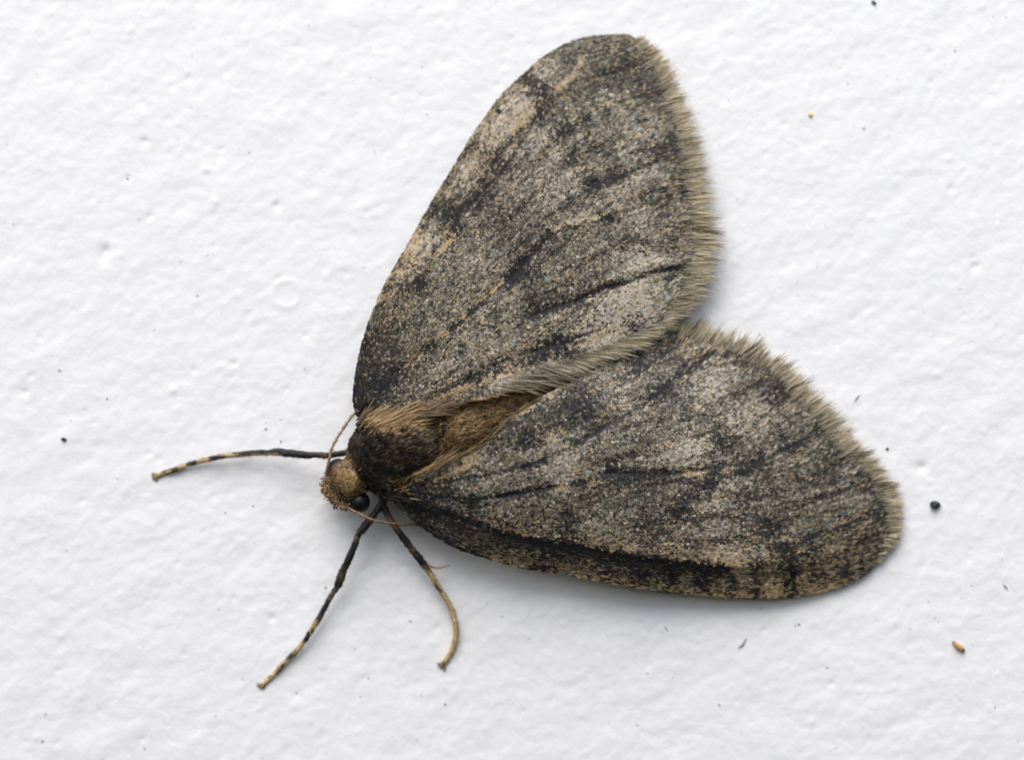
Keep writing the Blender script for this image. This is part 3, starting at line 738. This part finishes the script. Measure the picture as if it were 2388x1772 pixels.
ball(788, 1093, 1.12, .30)
ball(838, 1170, 1.14, .31)


# tubes for legs and antennae
def tube(path, name, mat, parent, colf, n=90, sides=12, seed=0, wob=.05):
    """path = [(u, v, h mm, radius px)]"""
    r = np.random.default_rng(seed)
    c = catmull(path, n)
    lin = np.asarray(path, float); al = np.r_[0, np.cumsum(np.hypot(*np.diff(lin[:, :2], axis=0).T))]
    c[:, 3] = np.interp(np.linspace(0, al[-1], n), al, lin[:, 3])     # joints keep their steps
    X = P(c[:, 0], c[:, 1], c[:, 2]); R = c[:, 3] * .86 / PXMM * MM
    R = R * (1 + wob * r.normal(0, 1, n))
    T = np.gradient(X, axis=0); T /= np.linalg.norm(T, axis=1)[:, None]
    up = np.array((0, -1.0, 0)); S = np.cross(T, up); S /= np.linalg.norm(S, axis=1)[:, None]; Nn = np.cross(S, T)
    a = np.linspace(0, 2 * math.pi, sides, endpoint=False)
    V = X[:, None] + (S[:, None] * np.cos(a)[None, :, None] + Nn[:, None] * np.sin(a)[None, :, None]) * R[:, None, None]
    i = np.arange(n - 1)[:, None] * sides; j = np.arange(sides)[None]; k2 = (j + 1) % sides
    F = np.stack([i + j, i + k2, i + sides + k2, i + sides + j], -1).reshape(-1, 4)
    flat = np.r_[F.ravel(), np.arange(sides)[::-1], (n - 1) * sides + np.arange(sides)]
    tt = np.linspace(0, 1, n)
    C = np.array([[colf(tt[x] + 0.012 * r.normal(), c[x], math.sin(a[y]), math.cos(a[y]), r) for y in range(sides)] for x in range(n)])
    o = part(name, V.reshape(-1, 3), flat, np.r_[np.full(len(F), 4), sides, sides], mat, parent, C.reshape(-1, 3))
    return o, X, T, S, Nn, R, tt, c


K_BLK, K_TAN, K_BRN = srgb(30, 29, 30), srgb(188, 161, 112), srgb(96, 78, 54)


def banded(bands, side=None):
    """bands: [(t, colour)] steps"""
    def f(t, c, up, sd, r):
        col = bands[0][1]
        for b, cc in bands:
            if t >= b: col = cc
        if side and side[0] < t < side[1] and sd * side[2] > 0.25: col = K_TAN * .8
        return col * r.uniform(.75, 1.2)
    return f


def leg(path, bands, label, seed, side=None, claw=None):
    cf = banded(bands, side)
    o, X, T, S, Nn, R, tt, c = tube(path, 'leg', M_LEG, moth, cf, n=130, seed=seed)
    o['label'] = label
    r = np.random.default_rng(seed + 1)
    n = 900
    k = r.integers(0, 129, n); a = r.uniform(0, 2 * math.pi, n)
    nr = S[k] * np.cos(a)[:, None] + Nn[k] * np.sin(a)[:, None]
    root = X[k] + nr * (R[k] * .9)[:, None] + T[k] * r.uniform(-1, 1, n)[:, None] * np.linalg.norm(X[1] - X[0])
    d = T[k] + nr * r.uniform(.1, .4, n)[:, None]; d /= np.linalg.norm(d, axis=1)[:, None]
    col = np.array([cf(tt[x] + .012 * r.normal(), c[x], math.sin(y), math.cos(y), r) for x, y in zip(k, a)])
    S2 = [(root, d, nr, r.uniform(6, 13, n) / PXMM * MM, r.uniform(1.8, 3.2, n) / PXMM * MM, np.zeros(n), col, col)]
    # claws at the tip
    m = 10
    e = np.repeat(X[-1:], m, 0) + r.normal(0, 1.6 / PXMM * MM, (m, 3)) * (1, .3, 1)
    an = np.linspace(-1.1, 1.1, m)
    d = T[-1] * np.cos(an)[:, None] + S[-1] * np.sin(an)[:, None]; d[:, 1] = 0.05
    S2.append((e, d, np.tile((0., -1., 0.), (m, 1)), np.full(m, 15 / PXMM * MM), np.full(m, 3.4 / PXMM * MM), np.full(m, -.01 * MM), np.tile(K_TAN * .8, (m, 1)), np.tile(K_BRN * .7, (m, 1))))
    ribbons('leg_scales', *cat(*S2), parent=o, mat=M_LEG)
    return o


def lz(x, y): return (350 + x / 2.2025, 900 + y / 2.2025)


def lp(pts): return [(*lz(x, y), h, r) for x, y, h, r in pts]


def on_wall(pts, n):
    """drop the last n path points on to the relief of the wall"""
    out = list(pts)
    for i in range(len(out) - n, len(out)):
        u, v, h, r = out[i]
        out[i] = (u, v, wall_h(u, v) + h + r / PXMM, r)
    return out


leg(on_wall(lp([(1120, 330, 1.15, 8), (1040, 333, 1.0, 7.5), (985, 346, .95, 7), (915, 356, .9, 7.5), (900, 357, .9, 8), (860, 354, .88, 6.5), (800, 354, .82, 9), (740, 348, .72, 10), (690, 343, .62, 10.5), (640, 338, .52, 10), (618, 341, .5, 6.5), (540, 344, .42, 6.8), (460, 352, .33, 6.6), (395, 358, .26, 6.2),
               (310, 374, .16, 5.6), (240, 391, .10, 5.4), (180, 409, .06, 5.2), (120, 431, .03, 5.2), (70, 447, .0, 5.0), (36, 459, -.015, 5.4)]), 7),
    [(0, K_BLK), (.19, K_BRN), (.22, K_BLK), (.46, K_BLK), (.62, K_TAN), (.675, K_BLK), (.735, K_TAN), (.79, K_BLK), (.845, K_TAN), (.89, K_BLK), (.92, K_TAN), (.945, K_BLK), (.962, K_TAN)],
    'black and tan banded front leg stretched out past the head', 81, side=(.40, .64, -1))
leg(on_wall(lp([(1265, 520, 1.1, 9), (1215, 570, 1.05, 9), (1160, 645, 1.0, 9), (1120, 700, .98, 10), (1085, 742, .95, 10.5), (1074, 752, .94, 7.5), (1050, 820, .85, 8.5), (1020, 890, .74, 9.5), (1000, 930, .68, 9), (985, 965, .62, 12), (965, 1022, .52, 10.5), (957, 1036, .5, 6.5), (920, 1095, .42, 6.8), (880, 1170, .32, 6.8), (836, 1243, .22, 7),
               (800, 1300, .15, 5.8), (760, 1352, .09, 5.6), (712, 1400, .05, 5.4), (655, 1458, .02, 5.2), (610, 1502, .0, 5.0), (580, 1532, -.015, 5.4)]), 7),
    [(0, K_BLK), (.255, K_BRN), (.27, K_BLK), (.42, K_BRN * .7), (.45, K_BLK), (.50, K_BRN * 1.2), (.535, K_BLK), (.635, K_BRN), (.66, K_TAN), (.695, K_BLK), (.745, K_TAN), (.80, K_BLK), (.845, K_TAN), (.88, K_BLK), (.912, K_TAN), (.95, K_BLK), (.96, K_TAN)],
    'black front leg with tan bands reaching below the head', 83, side=None)
legc = leg(on_wall(lp([(1190, 560, 1.1, 8), (1205, 630, 1.0, 8), (1250, 710, .9, 8.5), (1310, 792, .78, 9), (1370, 870, .64, 9), (1418, 930, .52, 8.5), (1445, 975, .46, 6.8), (1500, 1060, .36, 6.8), (1545, 1140, .26, 6.8),
                          (1568, 1215, .17, 6.4), (1572, 1280, .1, 6.2), (1556, 1345, .05, 5.8), (1532, 1388, .01, 5.4), (1505, 1426, -.015, 5.8)]), 5),
           [(0, K_BLK), (.10, K_BRN * .8), (.2, K_BLK), (.30, K_BRN * .8), (.34, K_BLK), (.45, K_TAN * .85), (.53, K_BRN * .7), (.58, K_TAN * .9), (.70, K_TAN), (.98, K_BRN)],
           'tan and black middle leg with a thin spur below the wing', 85, side=(.46, .9, -1))


def spur_col(t, c, up, sd, r): return srgb(170, 122, 66) * r.uniform(.8, 1.1)


tube(lp([(1428, 918, .56, 2.4), (1460, 932, .52, 2.6), (1500, 931, .5, 2.2), (1545, 918, .48, .7)]), 'spur', M_LEG, legc, spur_col, n=24, sides=8, seed=5)
tube(lp([(1452, 965, .48, 2.4), (1464, 972, .48, 2.0), (1470, 968, .47, .7)]), 'spur', M_LEG, legc, spur_col, n=14, sides=8, seed=6)


# antennae with fine segments
def az(x, y): return (700 + x / 4.72, 900 + y / 4.72)


def ant(pts, seed):
    path = [(*az(x, y), h, r) for x, y, h, r in pts]

    def cf(t, c, up, sd, r): return (srgb(150, 124, 94) if math.sin(t * 200) > -.2 else srgb(96, 76, 56)) * r.uniform(.8, 1.15)
    o, X, T, S, Nn, R, tt, c = tube(path, 'antenna', M_LEG, body, cf, n=150, sides=10, seed=seed, wob=.09)
    r = np.random.default_rng(seed); n = 260
    k = r.integers(5, 149, n); sg = r.choice((-1., 1.), n)[:, None]
    nr = Nn[k]; d = S[k] * sg * .8 + T[k] * .5 + r.normal(0, .15, (n, 3)); d /= np.linalg.norm(d, axis=1)[:, None]
    col = np.tile(srgb(120, 88, 60), (n, 1))
    ribbons('antenna_hairs', X[k], d, nr, r.uniform(4, 8, n) / PXMM * MM, np.full(n, 1.0 / PXMM * MM), np.zeros(n), col, col, o)


ant([(310, 1030, 1.2, 5.0), (288, 985, 1.28, 4.4), (300, 900, 1.4, 3.8), (320, 810, 1.45, 3.4), (352, 680, 1.4, 3.1), (405, 575, 1.32, 2.9), (480, 462, 1.15, 2.7), (555, 355, .95, 2.5), (606, 292, .82, 2.3), (680, 200, .6, 2.0), (730, 100, .45, 1.5)], 91)
ant([(500, 1325, 1.15, 5.0), (545, 1352, 1.25, 4.2), (620, 1390, 1.35, 3.4), (720, 1440, 1.4, 3.1), (830, 1480, 1.38, 2.9), (1000, 1508, 1.25, 2.6), (1150, 1518, 1.05, 2.4), (1300, 1520, .85, 2.1), (1420, 1510, .65, 1.7), (1520, 1490, .5, 1.2)], 92)

# palps and the scale tuft on the front of the head
rp = np.random.default_rng(99)
front = catmull([(760, 1112), (756, 1130), (760, 1146), (772, 1160), (788, 1174), (808, 1184)], 60)
n = 700
k = rp.integers(0, 60, n)
fp = front[k] + rp.normal(0, 3.5, (n, 2)) + np.array((12, -8)) * rp.random(n)[:, None]
dv = np.stack([-.5 + rp.normal(0, .4, n), rp.normal(0, .2, n), -.45 + rp.normal(0, .4, n)], -1); dv /= np.linalg.norm(dv, axis=1)[:, None]
nr = np.tile((0., -1., 0.), (n, 1)) + rp.normal(0, .4, (n, 3)); nr -= dv * (nr * dv).sum(1)[:, None]; nr /= np.linalg.norm(nr, axis=1)[:, None]
pc = np.where((rp.random(n) < .45)[:, None], srgb(150, 116, 76), np.where((rp.random(n) < .5)[:, None], srgb(96, 76, 54), srgb(128, 112, 92))) * rp.uniform(.7, 1.15, n)[:, None]
ribbons('face_tuft', P(fp[:, 0], fp[:, 1], 1.0 + rp.uniform(-.25, .35, n)), dv, nr, rp.uniform(6, 12, n) / PXMM * MM, rp.uniform(2.2, 4, n) / PXMM * MM, np.zeros(n), pc * .85, pc * 1.1, body)


def palp_col(t, c, up, sd, r): return srgb(120, 92, 62) * r.uniform(.7, 1.2)


tube([(776, 1140, .95, 6), (764, 1148, .85, 7), (753, 1146, .75, 5.5), (748, 1141, .7, 2)], 'palp', M_LEG, body, palp_col, n=30, seed=7)
tube([(792, 1160, .95, 6), (784, 1172, .85, 7), (780, 1182, .75, 5), (779, 1187, .7, 2)], 'palp', M_LEG, body, palp_col, n=30, seed=8)


# ------------------------------------------------------------------ grit, fibres and crumbs stuck to the wall
def lump(name, u, v, ru, rv, ang, hh, colr, seed, n=20, rag=.12, ends=None):
    """an uneven grain lying on the wall: half sizes in px, height mm"""
    r = np.random.default_rng(seed)
    a = np.linspace(0, math.pi, n // 2 + 1)[1:-1]; b = np.linspace(0, 2 * math.pi, n, endpoint=False)
    ph = r.uniform(0, 6, 6)
    V = []; C = []
    for x in np.r_[0, a, math.pi]:
        for y in (b if 0 < x < math.pi else b[:1]):
            q = 1 + rag * (math.sin(3 * y + ph[0]) * math.sin(x) + math.sin(2 * x + 2 * y + ph[1]) + .6 * math.sin(5 * y + ph[2]) * math.sin(x) ** 2)
            lx, ly, lz_ = math.cos(x) * ru * q, math.sin(x) * math.cos(y) * rv * q, math.sin(x) * math.sin(y) * hh * q
            du = lx * math.cos(ang) - ly * math.sin(ang); dvv = lx * math.sin(ang) + ly * math.cos(ang)
            V.append(P(u + du, v + dvv, float(wall_h(u, v)) + hh * .55 + lz_))
            cc = colr
            if ends is not None and abs(math.cos(x)) > .68: cc = ends[0] if math.cos(x) < 0 else ends[1]
            C.append(cc * r.uniform(.75, 1.2))
    V = np.array(V); m = len(a); F = []; T = []
    for y in range(n): F += [0, 1 + y, 1 + (y + 1) % n]; T.append(3)
    for x in range(m - 1):
        for y in range(n):
            p = 1 + x * n + y; q = 1 + x * n + (y + 1) % n
            F += [p, p + n, q + n, q]; T.append(4)
    for y in range(n): F += [1 + (m - 1) * n + y, len(V) - 1, 1 + (m - 1) * n + (y + 1) % n]; T.append(3)
    return V, np.array(F), np.array(T), np.array(C)


def grain(name, label, cat_, u, v, ru, rv, ang, hh, colr, seed, group=None, **kw):
    V, F, T, C = lump(name, u, v, ru, rv, ang, hh, colr, seed, **kw)
    o0 = P(u, v, float(wall_h(u, v)))
    o = mesh_np(name, V - o0, F, T, M_SPECK, None, C)
    o.location = o0
    return tag(o, label, cat_, group)


grain('grit_grain', 'shiny round black grain of grit beside the tip of the lower wing', 'grit', 2181, 1177, 11.5, 9, 0.1, .12, srgb(34, 40, 46), 101)
grain('grit_grain', 'small black grain of grit alone on the wall beyond the outstretched front leg', 'grit', 149, 1024, 6.5, 4, .1, .05, srgb(44, 54, 62), 102)
grain('grit_grain', 'small grey grain of grit far above the wings near the top edge of the wall', 'grit', 2038, 7, 6, 4.5, .6, .05, srgb(70, 76, 82), 103)
grain('pollen_grain', 'pale yellow crumb stuck on the wall beside the upper wing', 'crumb', 1890, 267, 5.5, 5.5, .3, .05, srgb(226, 210, 140), 104)
grain('insect_fragment', 'tiny tan husk with dark red brown ends lying on the wall below the lower wing', 'husk', 2235, 1507, 18, 7, .70, .10, srgb(196, 158, 104), 105, rag=.06, ends=(srgb(96, 40, 30), srgb(74, 48, 24)))
grain('grit_grain', 'tiny black speck close to the fringe of the lower wing', 'grit', 2069, 1047, 3.4, 3, .2, .03, srgb(36, 40, 52), 106)


def fibre(name, label, path, colr, seed):
    r = np.random.default_rng(seed)
    o0 = P(path[0][0], path[0][1], 0)
    pts = [(u, v, float(wall_h(u, v)) + rr / PXMM + hh, rr) for u, v, hh, rr in path]
    c = catmull(pts, 20); X = P(c[:, 0], c[:, 1], c[:, 2]); R = c[:, 3] / PXMM * MM
    T = np.gradient(X, axis=0); T /= np.linalg.norm(T, axis=1)[:, None]
    S = np.cross(T, (0, -1.0, 0)); S /= np.linalg.norm(S, axis=1)[:, None]; Nn = np.cross(S, T)
    a = np.linspace(0, 2 * math.pi, 6, endpoint=False)
    V = X[:, None] + (S[:, None] * np.cos(a)[None, :, None] + Nn[:, None] * np.sin(a)[None, :, None]) * R[:, None, None]
    i = np.arange(19)[:, None] * 6; j = np.arange(6)[None]; k2 = (j + 1) % 6
    F = np.stack([i + j, i + k2, i + 6 + k2, i + 6 + j], -1).reshape(-1, 4)
    flat = np.r_[F.ravel(), np.arange(6)[::-1], 19 * 6 + np.arange(6)]
    o = mesh_np(name, V.reshape(-1, 3) - o0, flat, np.r_[np.full(len(F), 4), 6, 6], M_SPECK, None, np.tile(colr, (120, 1)) * r.uniform(.8, 1.2, (120, 1)))
    o.location = o0
    return tag(o, label, 'fibre')


fibre('fibre', 'thin grey shed hair scale lying below the lower wing, longer of a crossed pair', [(1723, 1511, 0, 1.0), (1732, 1502, .01, 1.6), (1741, 1487, 0, .7)], srgb(110, 104, 110), 111)
fibre('fibre', 'short grey shed hair scale crossing a longer one below the lower wing', [(1724, 1508, 0, .9), (1731, 1503, .01, 2.0), (1737, 1499, 0, 1.0)], srgb(140, 134, 138), 112)
fibre('fibre', 'short tan fibre on the wall beside the fringe of the lower wing', [(1993, 934, 0, 1.2), (1999, 927, 0, 1.8), (2004, 921, 0, 1.0)], srgb(150, 142, 116), 113)
fibre('fibre', 'faint tan fibre on the wall under the middle of the lower wing', [(1551, 1459, 0, 1.0), (1554, 1465, 0, 1.6), (1557, 1471, 0, 1.0)], srgb(176, 164, 146), 114)
fibre('fibre', 'slanting blue grey fibre beside the tan husk with dark ends', [(2340, 1362, 0, 1.0), (2345, 1368, 0, 2.0), (2350, 1374, 0, .9)], srgb(120, 128, 140), 115)

# fine dust, and dots standing in for shaded tiny pits: too small and too many to tell apart
specs = [(566, 1582), (692, 1614), (827, 1513), (155, 1284), (106, 1665), (502, 1669), (860, 1581), (957, 1448), (99, 1728), (337, 1744), (581, 356), (298, 418), (139, 864), (1699, 235), (1171, 1437), (1234, 1488), (1775, 1418), (2166, 1403), (1855, 1458), (1863, 1456), (2123, 1466),
         (1510, 1570), (1677, 1643), (1486, 1690), (1038, 1641), (1929, 1556), (2320, 1648), (2015, 300), (2227, 120), (1977, 195), (655, 1030), (620, 1000), (525, 1195), (760, 1370), (870, 1010), (590, 1180), (460, 690), (360, 770), (250, 930), (2266, 1365), (2180, 1440), (2188, 1450)]
rs = np.random.default_rng(120)
specs += [(rs.uniform(-300, 2700), rs.uniform(-200, 2000)) for _ in range(330)]  # random faint dots, painted in place of the shade in tiny pits
AV, AF, AT, AC = [], [], [], []; off = 0
for i, (u, v) in enumerate(specs):
    big = i < 42
    s_ = rs.uniform(1.3, 2.1) if big else rs.uniform(.7, 1.4)
    tone = rs.choice((0, 1, 2), p=(.6, .25, .15))
    cc = (srgb(86, 90, 96), srgb(150, 132, 112), srgb(140, 88, 76))[tone] if big else srgb(168, 168, 170)
    V, F, T, C = lump('', u, v, s_ * rs.uniform(1, 1.9), s_, rs.uniform(0, 3), s_ / PXMM * .7, cc, 200 + i, n=8)
    AV.append(V); AF.append(F + off); AT.append(T); AC.append(C); off += len(V)
dust = mesh_np('dust', np.vstack(AV), np.concatenate(AF), np.concatenate(AT), M_SPECK, None, np.vstack(AC))
tag(dust, 'fine dark dust specks and dots standing in for shaded pits, scattered over the white wall', 'dust', kind='stuff')
